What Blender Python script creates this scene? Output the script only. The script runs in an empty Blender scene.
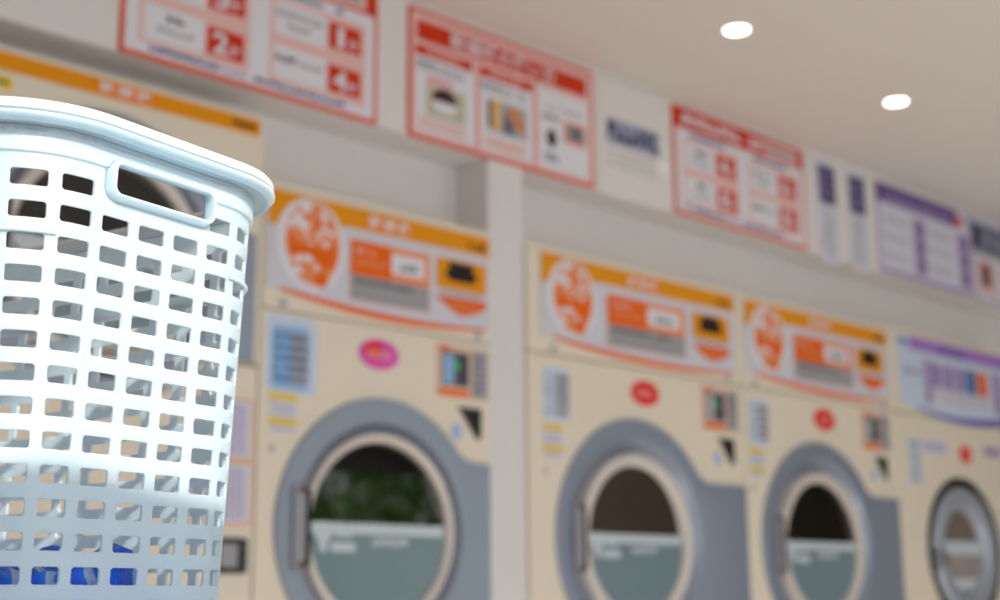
import bpy, bmesh, math, random
from mathutils import Vector, Matrix
random.seed(7)
PI = math.pi
S = bpy.context.scene
COL = S.collection
CZ = 1.10            # camera height above the floor; heights below are given relative to it
CAMY = -2.4336
CEIL = CZ + 1.432

# ------------------------------------------------------------------ materials
def lin(c):
    c = c / 255.0
    return c / 12.92 if c <= .04045 else ((c + .055) / 1.055) ** 2.4
def rgb(r, g, b): return (lin(r), lin(g), lin(b), 1)
MATS = {}
def mat(name, col, rough=.5, metal=0., coat=0., bump=0., bscale=40., var=0., vscale=6., spec=.5, emit=0.):
    if name in MATS: return MATS[name]
    m = bpy.data.materials.new(name); m.use_nodes = True
    nt = m.node_tree; b = nt.nodes['Principled BSDF']
    b.inputs['Base Color'].default_value = rgb(*col)
    b.inputs['Roughness'].default_value = rough
    b.inputs['Metallic'].default_value = metal
    b.inputs['Coat Weight'].default_value = coat
    b.inputs['Coat Roughness'].default_value = .06
    b.inputs['Specular IOR Level'].default_value = spec
    if emit:
        b.inputs['Emission Color'].default_value = rgb(255, 246, 232)
        b.inputs['Emission Strength'].default_value = emit
    tc = nt.nodes.new('ShaderNodeTexCoord')
    if var:
        n = nt.nodes.new('ShaderNodeTexNoise'); n.inputs['Scale'].default_value = vscale; n.inputs['Detail'].default_value = 4
        r = nt.nodes.new('ShaderNodeValToRGB')
        c = rgb(*col)
        r.color_ramp.elements[0].color = tuple(x * (1 - var) for x in c[:3]) + (1,)
        r.color_ramp.elements[1].color = tuple(min(1, x * (1 + var)) for x in c[:3]) + (1,)
        nt.links.new(tc.outputs['Object'], n.inputs['Vector']); nt.links.new(n.outputs['Fac'], r.inputs['Fac'])
        nt.links.new(r.outputs['Color'], b.inputs['Base Color'])
    if bump:
        n2 = nt.nodes.new('ShaderNodeTexNoise'); n2.inputs['Scale'].default_value = bscale; n2.inputs['Detail'].default_value = 3
        bp = nt.nodes.new('ShaderNodeBump'); bp.inputs['Strength'].default_value = bump; bp.inputs['Distance'].default_value = .002
        nt.links.new(tc.outputs['Object'], n2.inputs['Vector']); nt.links.new(n2.outputs['Fac'], bp.inputs['Height'])
        nt.links.new(bp.outputs['Normal'], b.inputs['Normal'])
    MATS[name] = m
    return m

mat('ceiling_paint', (226, 220, 214), .8, bump=.05, bscale=120, var=.01)
mat('wall_paint', (226, 222, 220), .75, bump=.05, bscale=120, var=.01)
mat('pillar_paint', (222, 219, 218), .7, bump=.05, bscale=120, var=.01)
mat('floor_tile', (200, 192, 184), .35, var=.08, vscale=3)
mat('side_wall', (96, 84, 74), .8, var=.03)
mat('far_wall', (132, 120, 108), .8, var=.03)
mat('pavement', (196, 192, 186), .9, var=.1, vscale=2)
mat('cream', (229, 219, 201), .38, var=.012, vscale=2)
mat('grey_enamel', (146, 156, 174), .32, metal=.35, var=.02)
mat('ring_cream', (220, 213, 206), .3, metal=.15)
mat('silver', (170, 177, 190), .34, metal=.35)
mat('steel_drum', (138, 126, 118), .4, metal=.3)
mat('black_rubber', (14, 14, 15), .7, spec=.2)
mat('dark', (38, 38, 42), .4)
mat('handle_grey', (150, 150, 158), .4, metal=.2)
mat('film_teal', (116, 138, 148), .25, coat=.3)
mat('film_white', (196, 208, 216), .3, coat=.3)
P_ = dict(rough=.3, coat=.08, spec=.2)
mat('p_white', (226, 226, 234), **P_)
mat('p_panel', (210, 211, 222), **P_)
mat('p_lav', (214, 216, 232), **P_)
mat('p_notice', (228, 225, 222), rough=.3, coat=.6)
mat('p_red', (208, 50, 0), **P_)
mat('p_border', (220, 90, 64), **P_)
mat('p_pink', (232, 190, 186), **P_)
mat('p_orange', (236, 102, 0), **P_)
mat('p_salmon', (236, 142, 90), rough=.3, coat=.6, spec=.25)
mat('p_yellow', (232, 150, 0), **P_)
mat('p_amber', (244, 134, 10), **P_)
mat('p_lemon', (238, 206, 60), **P_)
mat('p_grey', (158, 158, 164), **P_)
mat('p_dkgrey', (92, 90, 94), **P_)
mat('p_midgrey', (176, 176, 182), **P_)
mat('p_black', (26, 24, 26), **P_)
mat('p_navy', (62, 72, 132), **P_)
mat('p_deepnavy', (34, 42, 88), **P_)
mat('p_blue', (140, 178, 222), **P_)
mat('p_paleblue', (200, 214, 234), **P_)
mat('p_magenta', (224, 78, 178), **P_)
mat('p_badge_red', (232, 44, 44), **P_)
mat('p_purple', (168, 122, 206), **P_)
mat('p_violet', (108, 84, 180), **P_)
mat('p_mauve', (168, 150, 196), **P_)
mat('p_teal', (60, 120, 176), **P_)
mat('p_olive', (196, 190, 162), **P_)
mat('p_brown', (112, 78, 64), **P_)
mat('p_dkblue', (58, 60, 84), **P_); mat('p_pale', (226, 190, 168), **P_)
mat('p_green', (70, 170, 90), **P_)
mat('basket_blue', (187, 211, 224), .38, bump=.03, bscale=300)
def thin_plastic(m, k):
    nt = m.node_tree; b = nt.nodes['Principled BSDF']; out = nt.nodes['Material Output']
    t = nt.nodes.new('ShaderNodeBsdfTranslucent'); t.inputs['Color'].default_value = b.inputs['Base Color'].default_value
    x = nt.nodes.new('ShaderNodeMixShader'); x.inputs['Fac'].default_value = k
    nt.links.new(b.outputs[0], x.inputs[1]); nt.links.new(t.outputs[0], x.inputs[2]); nt.links.new(x.outputs[0], out.inputs['Surface'])
def soft_plastic(m, scale):
    b = m.node_tree.nodes['Principled BSDF']
    b.inputs['Subsurface Weight'].default_value = 1; b.inputs['Subsurface Radius'].default_value = (1, 1, 1); b.inputs['Subsurface Scale'].default_value = scale
soft_plastic(MATS['basket_blue'], .012)
mat('rim_sunlit', (222, 224, 222), .36, bump=.03, bscale=300)  # whiter than the basket body: sun and sky light put into the colour
mat('table_top', (196, 192, 188), .4, var=.03)
mat('table_leg', (170, 172, 176), .35, metal=.7)
mat('leaf', (112, 172, 62), .5)
thin_plastic(MATS['leaf'], .5)
mat('bark', (96, 74, 56), .8)
mat('light_trim', (240, 236, 230), .5)
mat('lamp', (255, 250, 240), .5, emit=6)
mat('aluminium', (150, 150, 152), .4, metal=.6)

def glass_mat():
    m = bpy.data.materials.new('door_glass'); m.use_nodes = True
    nt = m.node_tree; nt.nodes.clear()
    out = nt.nodes.new('ShaderNodeOutputMaterial'); mix = nt.nodes.new('ShaderNodeMixShader')
    tr = nt.nodes.new('ShaderNodeBsdfTransparent'); tr.inputs['Color'].default_value = (.66, .63, .60, 1)
    gl = nt.nodes.new('ShaderNodeBsdfGlossy'); gl.inputs['Roughness'].default_value = .03
    fr = nt.nodes.new('ShaderNodeFresnel'); fr.inputs['IOR'].default_value = 1.7
    nt.links.new(fr.outputs['Fac'], mix.inputs['Fac']); nt.links.new(tr.outputs[0], mix.inputs[1]); nt.links.new(gl.outputs[0], mix.inputs[2])
    nt.links.new(mix.outputs[0], out.inputs['Surface'])
    MATS['door_glass'] = m
glass_mat()

def towel_mat():
    m = bpy.data.materials.new('towel_terry'); m.use_nodes = True
    nt = m.node_tree; b = nt.nodes['Principled BSDF']; b.inputs['Roughness'].default_value = .95
    b.inputs['Sheen Weight'].default_value = .3
    tc = nt.nodes.new('ShaderNodeTexCoord')
    w = nt.nodes.new('ShaderNodeTexWave'); w.inputs['Scale'].default_value = 9; w.inputs['Distortion'].default_value = 9; w.inputs['Detail'].default_value = 2; w.inputs['Detail Scale'].default_value = 1.5
    r = nt.nodes.new('ShaderNodeValToRGB'); e = r.color_ramp.elements
    e[0].position = .0; e[0].color = rgb(20, 92, 222); e[1].position = .86; e[1].color = rgb(40, 124, 240)
    k = e.new(.93); k.color = rgb(180, 205, 235)
    n = nt.nodes.new('ShaderNodeTexNoise'); n.inputs['Scale'].default_value = 380
    bp = nt.nodes.new('ShaderNodeBump'); bp.inputs['Strength'].default_value = .7; bp.inputs['Distance'].default_value = .002
    L = nt.links.new
    L(tc.outputs['Object'], w.inputs['Vector']); L(w.outputs['Fac'], r.inputs['Fac']); L(r.outputs['Color'], b.inputs['Base Color'])
    L(tc.outputs['Object'], n.inputs['Vector']); L(n.outputs['Fac'], bp.inputs['Height']); L(bp.outputs['Normal'], b.inputs['Normal'])
    MATS['towel_terry'] = m
towel_mat()

# ------------------------------------------------------------------ mesh helpers
OFF = {}
class PM:
    """collects faces of several materials, becomes ONE mesh object"""
    def __init__(s): s.v = []; s.f = []; s.fm = []; s.ms = []; s.sm = []
    def mi(s, m):
        if m not in s.ms: s.ms.append(m)
        return s.ms.index(m)
    def add(s, verts, faces, m, smooth=False):
        b = len(s.v); s.v += [tuple(v) for v in verts]; k = s.mi(m)
        for f in faces: s.f.append(tuple(b + i for i in f)); s.fm.append(k); s.sm.append(smooth)
    def prism(s, pts, y0, y1, m, back=True):
        """outline pts (x, z) counter-clockwise seen from -Y, front at y0, back at y1"""
        n = len(pts)
        vs = [(x, y0, z) for x, z in pts] + [(x, y1, z) for x, z in pts]
        fs = [tuple(range(n))] + [(i, i + n, (i + 1) % n + n, (i + 1) % n) for i in range(n)]
        if back: fs.append(tuple(range(2 * n - 1, n - 1, -1)))
        s.add(vs, fs, m)
    def rect(s, x0, x1, z0, z1, y0, y1, m): s.prism([(x0, z0), (x1, z0), (x1, z1), (x0, z1)], y0, y1, m)
    def box(s, x0, x1, y0, y1, z0, z1, m): s.rect(x0, x1, z0, z1, y0, y1, m)
    def loops(s, loops, m, smooth=True, cap0=False, cap1=False, closed=True):
        n = len(loops[0]); vs = [v for l in loops for v in l]; fs = []
        for a in range(len(loops) - 1):
            for i in range(n if closed else n - 1):
                j = (i + 1) % n
                fs.append((a * n + i, a * n + j, (a + 1) * n + j, (a + 1) * n + i))
        if cap0: fs.append(tuple(range(n - 1, -1, -1)))
        if cap1: fs.append(tuple((len(loops) - 1) * n + i for i in range(n)))
        s.add(vs, fs, m, smooth)
    def build(s, name, parent=None, bevel=0., sharp=35.):
        me = bpy.data.meshes.new(name)
        o = bpy.data.objects.new(name, me); COL.objects.link(o)
        if parent is not None:
            o.parent = parent; off = OFF[parent]
        else:
            xs = [v[0] for v in s.v]; ys = [v[1] for v in s.v]; zs = [v[2] for v in s.v]
            off = Vector(((min(xs) + max(xs)) / 2, (min(ys) + max(ys)) / 2, min(zs))); o.location = off
        OFF[o] = off
        me.from_pydata([(x - off[0], y - off[1], z - off[2]) for x, y, z in s.v], [], s.f)
        for m in s.ms: me.materials.append(MATS[m])
        me.polygons.foreach_set('material_index', s.fm); me.polygons.foreach_set('use_smooth', s.sm)
        me.validate(); me.update()
        bm = bmesh.new(); bm.from_mesh(me); bmesh.ops.recalc_face_normals(bm, faces=bm.faces); bm.to_mesh(me); bm.free()
        if any(s.sm): me.set_sharp_from_angle(angle=math.radians(sharp))
        if bevel:
            b = o.modifiers.new('edge', 'BEVEL'); b.width = bevel; b.segments = 2; b.limit_method = 'ANGLE'; b.angle_limit = math.radians(50)
        return o
def empty(name, loc, label, cat, group=None):
    o = bpy.data.objects.new(name, None); COL.objects.link(o); o.location = loc; o.empty_display_size = .1
    OFF[o] = Vector(loc); tag(o, label, cat, group); return o
def tag(o, label, cat, group=None):
    o['label'] = label; o['category'] = cat
    if group: o['group'] = group
    return o
def struct(o): o['kind'] = 'structure'; return o

def rrect(x0, x1, z0, z1, r, n=4):
    p = []
    for cx, cz, a in ((x1 - r, z0 + r, -90), (x1 - r, z1 - r, 0), (x0 + r, z1 - r, 90), (x0 + r, z0 + r, 180)):
        for i in range(n + 1):
            t = math.radians(a + 90 * i / n); p.append((cx + r * math.cos(t), cz + r * math.sin(t)))
    return p
def ell(cx, cz, a, b, n=40, t0=0, t1=2 * PI):
    full = abs(t1 - t0 - 2 * PI) < 1e-6
    return [(cx + a * math.cos(t0 + (t1 - t0) * i / (n if full else n - 1)), cz + b * math.sin(t0 + (t1 - t0) * i / (n if full else n - 1))) for i in range(n)]
def circ3(cx, cz, r, y, n=72): return [(cx + r * math.cos(2 * PI * i / n), y, cz + r * math.sin(2 * PI * i / n)) for i in range(n)]
def lathe(P, cx, cz, prof, m, n=72, cap0=False, cap1=False): P.loops([circ3(cx, cz, r, y, n) for r, y in prof], m, True, cap0, cap1)
def text(P, body, x0, x1, z0, z1, y, m, bold=.025):
    c = bpy.data.curves.new('lettering', 'FONT'); c.body = body; c.resolution_u = 2; c.offset = bold
    o = bpy.data.objects.new('lettering', c); COL.objects.link(o)
    dg = bpy.context.evaluated_depsgraph_get(); me = bpy.data.meshes.new_from_object(o.evaluated_get(dg))
    xs = [v.co.x for v in me.vertices]; ys = [v.co.y for v in me.vertices]
    ax, bx, ay, by = min(xs), max(xs), min(ys), max(ys)
    vs = [(x0 + (v.co.x - ax) / (bx - ax) * (x1 - x0), y, z0 + (v.co.y - ay) / (by - ay) * (z1 - z0)) for v in me.vertices]
    P.add(vs, [tuple(p.vertices) for p in me.polygons], m)
    bpy.data.objects.remove(o); bpy.data.meshes.remove(me); bpy.data.curves.remove(c)
def scribble(P, x0, x1, z0, z1, y, m, n=10, rows=1, gap=.25, seed=0):
    """unreadably small print: rows of short strokes"""
    R = random.Random(seed + int(x0 * 1000)); hh = (z1 - z0) / rows
    for k in range(rows):
        zz0 = z0 + hh * k + hh * .12; zz1 = z0 + hh * (k + 1) - hh * .12; w = (x1 - x0) / n
        for i in range(n):
            if R.random() < .06: continue
            a = x0 + w * i; b = a + w * (1 - gap)
            P.rect(a, a + (b - a) * .35, zz0, zz1, y, y + .0004, m)
            q = R.random() * .5
            P.rect(a, b, zz0 + (zz1 - zz0) * q, zz0 + (zz1 - zz0) * (q + .38), y - .0001, y + .0004, m)
            if R.random() < .6: P.rect(a, b, zz1 - (zz1 - zz0) * .22, zz1, y - .0001, y + .0004, m)

Z = lambda h: h + CZ

# ------------------------------------------------------------------ room
XL, XR, YF = -2.2, 7.2, -3.1
def shell(name, x0, x1, y0, y1, z0, z1, m):
    p = PM(); p.box(x0, x1, y0, y1, z0, z1, m); return struct(p.build(name))
shell('floor', XL - .15, XR + .15, YF - .15, 1.3, -.12, 0, 'floor_tile')
shell('ceiling', XL - .15, XR + .15, YF - .15, 1.3, CEIL, CEIL + .12, 'ceiling_paint')
shell('wall_left', XL - .15, XL, YF, .12, 0, CEIL, 'side_wall')
shell('wall_right', XR, XR + .15, YF, .12, 0, CEIL, 'far_wall')
# upper back wall over the machines, and the shallow bulkhead the signs hang on
wb = PM()
wb.box(XL, XR, .12, .24, Z(1.034), CEIL, 'wall_paint'); wb.box(XL, .982, .12, .24, 0, Z(1.034), 'wall_paint'); wb.box(1.676, XR, .121, .24, 1.8, Z(1.034), 'wall_paint')
struct(wb.build('wall_back'))
shell('trim_1', XL, XR, .008, .12, Z(1.088), CEIL, 'wall_paint').name = 'wall_bulkhead'
shell('wall_pillar', 2.345, 2.468, .004, .24, 0, Z(1.088), 'pillar_paint')
# street front: low wall, posts, added shade bar, lintel -> big shop window
fw = PM()
fw.box(XL, XR, YF - .12, YF, 0, .12, 'wall_paint')
fw.box(XL, XR, YF - .12, YF, 2.36, CEIL, 'wall_paint')
for x in (XL, .9 - 2.4, 5.95): fw.box(x, x + 1.25 if x == 5.95 else x + .25, YF - .12, YF, .12, 2.36, 'side_wall' if x == 5.95 else 'wall_paint')  # unseen right post, widened and darkened to dim the door glass reflection
struct(fw.build('wall_front'))
tr = PM(); tr.box(XL + .25, 5.95, YF - .09, YF - .03, 1.74, 2.036, 'aluminium'); struct(tr.build('shade_bar'))  # unseen opaque bar, added and sized to shade the basket's lower part
# outside
pv = PM(); pv.box(-14, 20, -22, YF - .15, -.2, -.12, 'pavement'); struct(pv.build('pavement'))

# ------------------------------------------------------------------ dryers
def star_ring(fn, r_in, cx, cz, angs):
    return [(cx + fn(t) * math.cos(t), cz + fn(t) * math.sin(t)) for t in angs], [(cx + r_in * math.cos(t), cz + r_in * math.sin(t)) for t in angs]
def rect_radius(cx, cz, x0, x1, z0, z1):
    def f(t):
        c, s = math.cos(t), math.sin(t); r = 1e9
        if c > 1e-9: r = min(r, (x1 - cx) / c)
        if c < -1e-9: r = min(r, (x0 - cx) / c)
        if s > 1e-9: r = min(r, (z1 - cz) / s)
        if s < -1e-9: r = min(r, (z0 - cz) / s)
        return r
    return f
def angles(cx, cz, corners, n=120):
    a = [2 * PI * i / n for i in range(n)]
    a += [math.atan2(z - cz, x - cx) % (2 * PI) for x, z in corners]
    return sorted(set(round(t, 7) for t in a))

def cabinet_front(P, x0, x1, z0, z1, cx, cz, rh, y0, y1, m):
    """box with a round port through its front and a steel drum behind it"""
    cs = [(x0, z0), (x1, z0), (x1, z1), (x0, z1)]
    an = angles(cx, cz, cs); fo = rect_radius(cx, cz, x0, x1, z0, z1)
    out, inn = star_ring(fo, rh, cx, cz, an)
    P.loops([[(x, y0 + .45, z) for x, z in inn], [(x, y0, z) for x, z in inn]], 'steel_drum')
    P.add([(x, y0 + .45, z) for x, z in inn], [tuple(range(len(inn)))], 'steel_drum')
    P.loops([[(x, y0, z) for x, z in inn], [(x, y0, z) for x, z in out], [(x, y1, z) for x, z in out]], m, False, False, True)

def surround(name, root, cx, cz, ro, xr, ztop, zbot, r_flat, r_in, fil=.02):
    """grey enamel plate: a disc whose lower right runs out to the machine's edge"""
    fr = rect_radius(cx, cz, cx - .001, xr, zbot, ztop)
    def R(t):
        c = math.cos(t)
        base = ro
        if t > 1.5 * PI or t < PI / 2:
            q = fr(t)
            base = max(base, q)
        return base
    t_in = math.asin((ztop - cz) / ro)
    cs = [(xr, ztop), (xr, zbot)]
    an = angles(cx, cz, cs, 160)
    def R2(t):
        r = R(t)
        # soft inside corner where the disc meets the plate
        d = abs(t - t_in)
        if d < .10: r += .012 * (1 - d / .10) ** 2
        return r
    L = lambda f, y: [(cx + f(t) * math.cos(t), y, cz + f(t) * math.sin(t)) for t in an]
    P = PM()
    P.loops([L(R2, .001), L(R2, -.003), L(lambda t: R2(t) - .004, -.007), L(lambda t: r_flat + .012, -.007), L(lambda t: r_flat, -.005),
             L(lambda t: (r_flat + r_in) / 2, .010), L(lambda t: r_in, .020), L(lambda t: r_in - .02, .022)], 'grey_enamel', True)
    return P.build(name, root, sharp=28)

def door(root, cx, cz, rg, rr, ztop_film, seed=0):
    P = PM()
    rm = (rg + rr) / 2; w = (rr - rg) / 2
    lathe(P, cx, cz, [(rr, .03), (rr, -.002), (rr - .003, -.009), (rm, -.012), (rg + .004, -.008), (rg - .001, .0), (rg - .001, .03)], 'ring_cream')
    d = P.build('door', root); d['label'] = 'round cream door ring'
    G = PM(); G.add(circ3(cx, cz, rg, .0045), [tuple(range(72))], 'door_glass'); g = G.build('door_glass', d)
    F = PM()
    r = rg - .002; zt = ztop_film
    a0 = math.asin((zt - cz) / r)
    F.prism(ell(cx, cz, r, r, 60, PI - a0, 2 * PI + a0), .0032, .0042, 'film_teal')
    zb = zt - .024
    def wd(z): return math.sqrt(max(0, r * r - (z - cz) ** 2))
    F.prism([(cx - wd(zb) + .004, zb), (cx + wd(zb) - .004, zb), (cx + wd(zt) - .004, zt), (cx - wd(zt) + .004, zt)], .0028, .0034, 'film_white')
    # white pictograms under the band
    y = .0025
    F.prism(ell(cx - .155, zt - .022, .022, .024, 24), y, .0034, 'film_white')
    F.rect(cx - .165, cx - .145, zt - .062, zt - .030, y - .0001, .0034, 'film_white')
    F.prism([(cx - .125, zt - .03), (cx - .075, zt - .03), (cx - .085, zt - .004), (cx - .115, zt - .004)], y, .0034, 'film_white')
    F.rect(cx - .135, cx - .068, zt - .062, zt - .042, y, .0034, 'film_white')
    scribble(F, cx - .02, cx + .085, zt - .052, zt - .028, y, 'film_white', 8, 1, .1, seed)
    f = F.build('film', d); f['label'] = 'teal film over the lower half of the glass'
    H = PM()
    H.prism(rrect(cx - rr - .030, cx - rr + .001, cz - .09, cz + .09, .006), -.014, .018, 'handle_grey')
    H.prism(rrect(cx - rr + .001, cx - rr + .015, cz - .082, cz + .082, .004), -.0135, .014, 'black_rubber')
    for s in (-1, 1): H.prism(ell(cx - rr - .009, cz + s * .078, .009, .007, 16), -.017, -.012, 'p_brown')
    h = H.build('handle', d); h['label'] = 'grey door handle with black grip'

def header(root, x0, x1, z0, z1, y, kind, lay):
    """printed fascia with a curved bottom edge"""
    n = 24; sag = .018
    bot = [(x0 + (x1 - x0) * i / n, z0 + sag * (2 * i / n - 1.15) ** 2) for i in range(n + 1)]
    P = PM()
    P.prism(bot + [(x1, z1), (x0, z1)], y - .004, y, 'p_panel')
    k = y - .0046
    if kind == 'orange':
        # orange swoosh along the bottom edge
        sw = []
        for i in range(n + 1):
            u = i / n; x = x0 + .05 * (x1 - x0) + .93 * (x1 - x0) * u
            zc = z0 - .004 + .020 * (1.9 * u - 1.15) ** 2
            sw.append((x, zc, .004 + .010 * math.sin(PI * min(1, u * 1.05)) ** .7))
        P.prism([(a, b - c / 2) for a, b, c in sw] + [(a, b + c / 2) for a, b, c in reversed(sw)], k - .0002, y, 'p_orange')
    hp = P.build('header_panel', root)
    if kind == 'orange':
        T = PM()
        zy = z1 - .049
        # yellow strip with a drop at its left end, running round the seal
        cx, cz = x0 + lay['seal'], z1 - .108
        T.prism([(x0, zy - .028), (x0 + .012, zy - .03), (x0 + .045, zy - .018), (x0 + .075, zy + .004), (x0 + .155, zy + .004), (x0 + .19, zy - .006), (x0 + .215, zy), (x1, zy), (x1, z1), (x0, z1)], k - .0006, k + .0002, 'p_yellow')
        tw = lay['tw'] * 1.05; tc = x0 + lay['tc']
        T.prism(ell(tc, z1 - .0255, tw * .62, .0175, 28), k - .0010, k, 'p_amber')
        text(T, '乾 燥 機', tc - tw / 2, tc + tw / 2, z1 - .041, z1 - .010, k - .0014, 'p_white')
        scribble(T, x1 - .078, x1 - .014, z1 - .041, z1 - .019, k - .0012, 'p_black', 6, 1, .05, 3)
        T.build('title_strip', hp)
        Q = PM()
        Q.prism(ell(cx, cz, .094, .103, 44), k - .0016, k - .0004, 'p_white')
        Q.prism(ell(cx + .004, cz + .004, .074, .094, 44), k - .0020, k - .0010, 'p_salmon')
        R = random.Random(5)
        for i in range(46):
            a = R.uniform(-.055, .06); b = R.uniform(-.07, .088)
            if (a / .07) ** 2 + (b / .09) ** 2 > .95: continue
            Q.prism(ell(cx + a, cz + b, R.uniform(.006, .014), R.uniform(.005, .010), 10), k - .0022 - .00001 * i, k - .0018, 'p_white' if i % 5 else 'p_orange')
        Q.prism([(cx - .062, cz + .002), (cx + .07, cz - .006), (cx + .062, cz - .045), (cx + .03, cz - .048), (cx - .01, cz - .022), (cx - .035, cz - .026), (cx - .055, cz - .042)], k - .0028, k - .0018, 'p_orange')
        Q.prism(ell(cx + .028, cz - .075, .019, .018, 18), k - .0029, k - .0018, 'p_orange')
        Q.build('round_seal', hp)['label'] = 'round orange seal'
        B = PM()
        a, b = x0 + lay['ob'][0], x0 + lay['ob'][1]; zt, zm, zb = z1 - .076, z1 - .155, z1 - .212; w = b - a
        B.rect(a - .004, b + .004, zb - .004, zt + .004, k - .0008, k + .0004, 'p_pink')
        B.rect(a, b, zm, zt, k - .0012, k, 'p_salmon')
        B.rect(a, a + w * .5, zm, zt, k - .0016, k, 'p_orange')
        B.rect(a, b, zb, zm, k - .0014, k, 'p_grey')
        B.rect(a + w * .51, b - w * .07, zm + .018, zt - .014, k - .0018, k, 'p_white')
        scribble(B, a + w * .06, a + w * .3, zt - .03, zt - .014, k - .002, 'p_pink', 4, 1, .15, 1)
        scribble(B, a + w * .07, a + w * .45, zt - .058, zt - .036, k - .002, 'p_salmon', 6, 1, .15, 2)
        scribble(B, a + w * .62, a + w * .86, zm + .026, zt - .03, k - .0022, 'p_dkgrey', 3, 1, .2, 3)
        scribble(B, a + w * .06, a + w * .8, zm - .02, zm - .006, k - .0018, 'p_dkgrey', 12, 1, .1, 4)
        B.build('price_box', hp)['label'] = 'orange and grey price box'
        C = PM()
        a, b = x0 + lay['yb'][0], x0 + lay['yb'][1]; w = b - a
        C.prism(rrect(a, b, z1 - .146, z1 - .073, .008), k - .0014, k + .0004, 'p_yellow')
        C.rect(a + w * .24, a + w * .73, z1 - .125, z1 - .079, k - .0022, k, 'p_black')
        C.rect(a + w * .18, a + w * .8, z1 - .118, z1 - .1, k - .0020, k, 'p_black')
        scribble(C, a + w * .1, a + w * .9, z1 - .160, z1 - .150, k - .0016, 'p_midgrey', 9, 1, .2, 5)
        C.prism([(a - .004, z1 - .166), (a + w * .3, z1 - .198), (a + w * .5, z1 - .207), (a + w * .74, z1 - .200), (b, z1 - .180), (b, z1 - .164)], k - .0016, k, 'p_orange')
        scribble(C, a + w * .25, a + w * .8, z1 - .196, z1 - .178, k - .002, 'p_salmon', 6, 1, .15, 6)
        C.build('card_reader_panel', hp)['label'] = 'yellow panel with black card window'
    return hp

def stickers(root, x0, x1, y, badge, bx, dx, big=False):
    """paper notices on the cream front, placed from the left edge x0 of the panel"""
    P = PM()
    if big: P.prism(rrect(x0 + .004, x0 + .140, Z(.432), Z(.602), .02), y - .0008, y, 'p_paleblue')
    if big: x0 += .014
    P.prism(rrect(x0 + .006, x0 + .104, Z(.443), Z(.578), .014), y - .0014, y, 'p_blue' if big else 'p_paleblue')
    for i in range(5):
        z = Z(.558 - .022 * i)
        scribble(P, x0 + .012, x0 + .062, z - .013, z + .004, y - .0018, 'p_teal' if big else 'p_grey', 4, 1, .2, i)
        P.rect(x0 + .056, x0 + .1, z - .013, z + .004, y - .0019, y, 'p_grey' if i != 4 else 'p_midgrey')
        scribble(P, x0 + .058, x0 + .098, z - .012, z + .002, y - .0022, 'p_dkgrey', 4, 1, .2, i)
    P.build('notice_sticker', root)['label'] = 'pale blue printed notice'
    Q = PM()
    Q.rect(x0 + .004, x0 + .076, Z(.350), Z(.437), y - .001, y, 'p_lav')
    for z in (.424, .372):
        Q.rect(x0 + .004, x0 + .076, Z(z - .008), Z(z + .010), y - .0016, y, 'p_lemon')
        scribble(Q, x0 + .012, x0 + .07, Z(z - .004), Z(z + .006), y - .002, 'p_olive', 6, 1, .2, 1)
    for z in (.405, .392, .357): scribble(Q, x0 + .01, x0 + .07, Z(z - .004), Z(z + .004), y - .0016, 'p_mauve', 8, 1, .2, 2)
    Q.build('caution_sticker', root)['label'] = 'lavender sticker with two yellow bars'
    B = PM()
    B.prism(ell(bx, Z(.546), .058, .034, 36), y - .003, y, 'p_magenta' if badge == 'pink' else 'p_badge_red')
    if badge == 'pink': B.prism(ell(bx - .016, Z(.553), .028, .020, 24), y - .0036, y, 'p_badge_red')
    scribble(B, bx - .034, bx + .036, Z(.534), Z(.556), y - .004, 'p_pink', 6, 2, .3, 4)
    B.build('oval_badge', root)['label'] = badge + ' oval badge'
    D = PM()
    D.rect(dx, dx + .165, Z(.470), Z(.592), y - .004, y, 'p_pale')
    D.rect(dx + .012, dx + .098, Z(.496), Z(.578), y - .0048, y, 'p_dkgrey')
    D.rect(dx + .016, dx + .05, Z(.500), Z(.572), y - .0052, y, 'p_blue' if big else 'p_midgrey')
    D.rect(dx + .050, dx + .070, Z(.535), Z(.556), y - .0056, y, 'p_green')
    D.rect(dx + .070, dx + .092, Z(.505), Z(.57), y - .0054, y, 'p_dkblue')
    D.rect(dx + .108, dx + .16, Z(.474), Z(.588), y - .005, y, 'p_midgrey')
    scribble(D, dx + .112, dx + .156, Z(.478), Z(.58), y - .0054, 'p_dkgrey', 3, 6, .25, 5)
    D.rect(dx + .004, dx + .1, Z(.473), Z(.488), y - .005, y, 'p_orange')
    D.rect(dx + .004, dx + .04, Z(.579), Z(.590), y - .005, y, 'p_orange')
    D.build('control_panel', root)['label'] = 'orange-edged control panel'
    T = PM()
    T.prism([(dx + .125, Z(.376)), (dx + .140, Z(.378)), (dx + .141, Z(.449)), (dx + .066, Z(.449))], y - .003, y, 'dark')
    T.prism([(dx + .112, Z(.41)), (dx + .132, Z(.39)), (dx + .134, Z(.442)), (dx + .09, Z(.442))], y - .0036, y, 'p_black')
    T.build('coin_slot', root)['label'] = 'black triangular coin slot'
    K = PM(); K.prism(ell(dx + .062, Z(.39), .016, .018, 20), y - .002, y, 'p_blue'); K.prism(ell(dx + .062, Z(.39), .007, .008, 12), y - .0026, y, 'p_paleblue')
    K.build('button', root)['label'] = 'pale blue round button'
    L = PM(); L.prism(ell(x0 + .012, Z(.315), .007, .011, 14), y - .004, y, 'ring_cream'); L.prism(ell(x0 + .012, Z(.315), .003, .006, 10), y - .0046, y, 'p_dkgrey')
    L.build('key_lock', root)

def bolts(root, x0, x1, y):
    for x in (x0, x1):
        P = PM(); lathe(P, x, Z(.6265), [(.010, y), (.009, y - .004), (.004, y - .006)], 'silver', 16, cap1=True); P.build('bolt', root)

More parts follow.
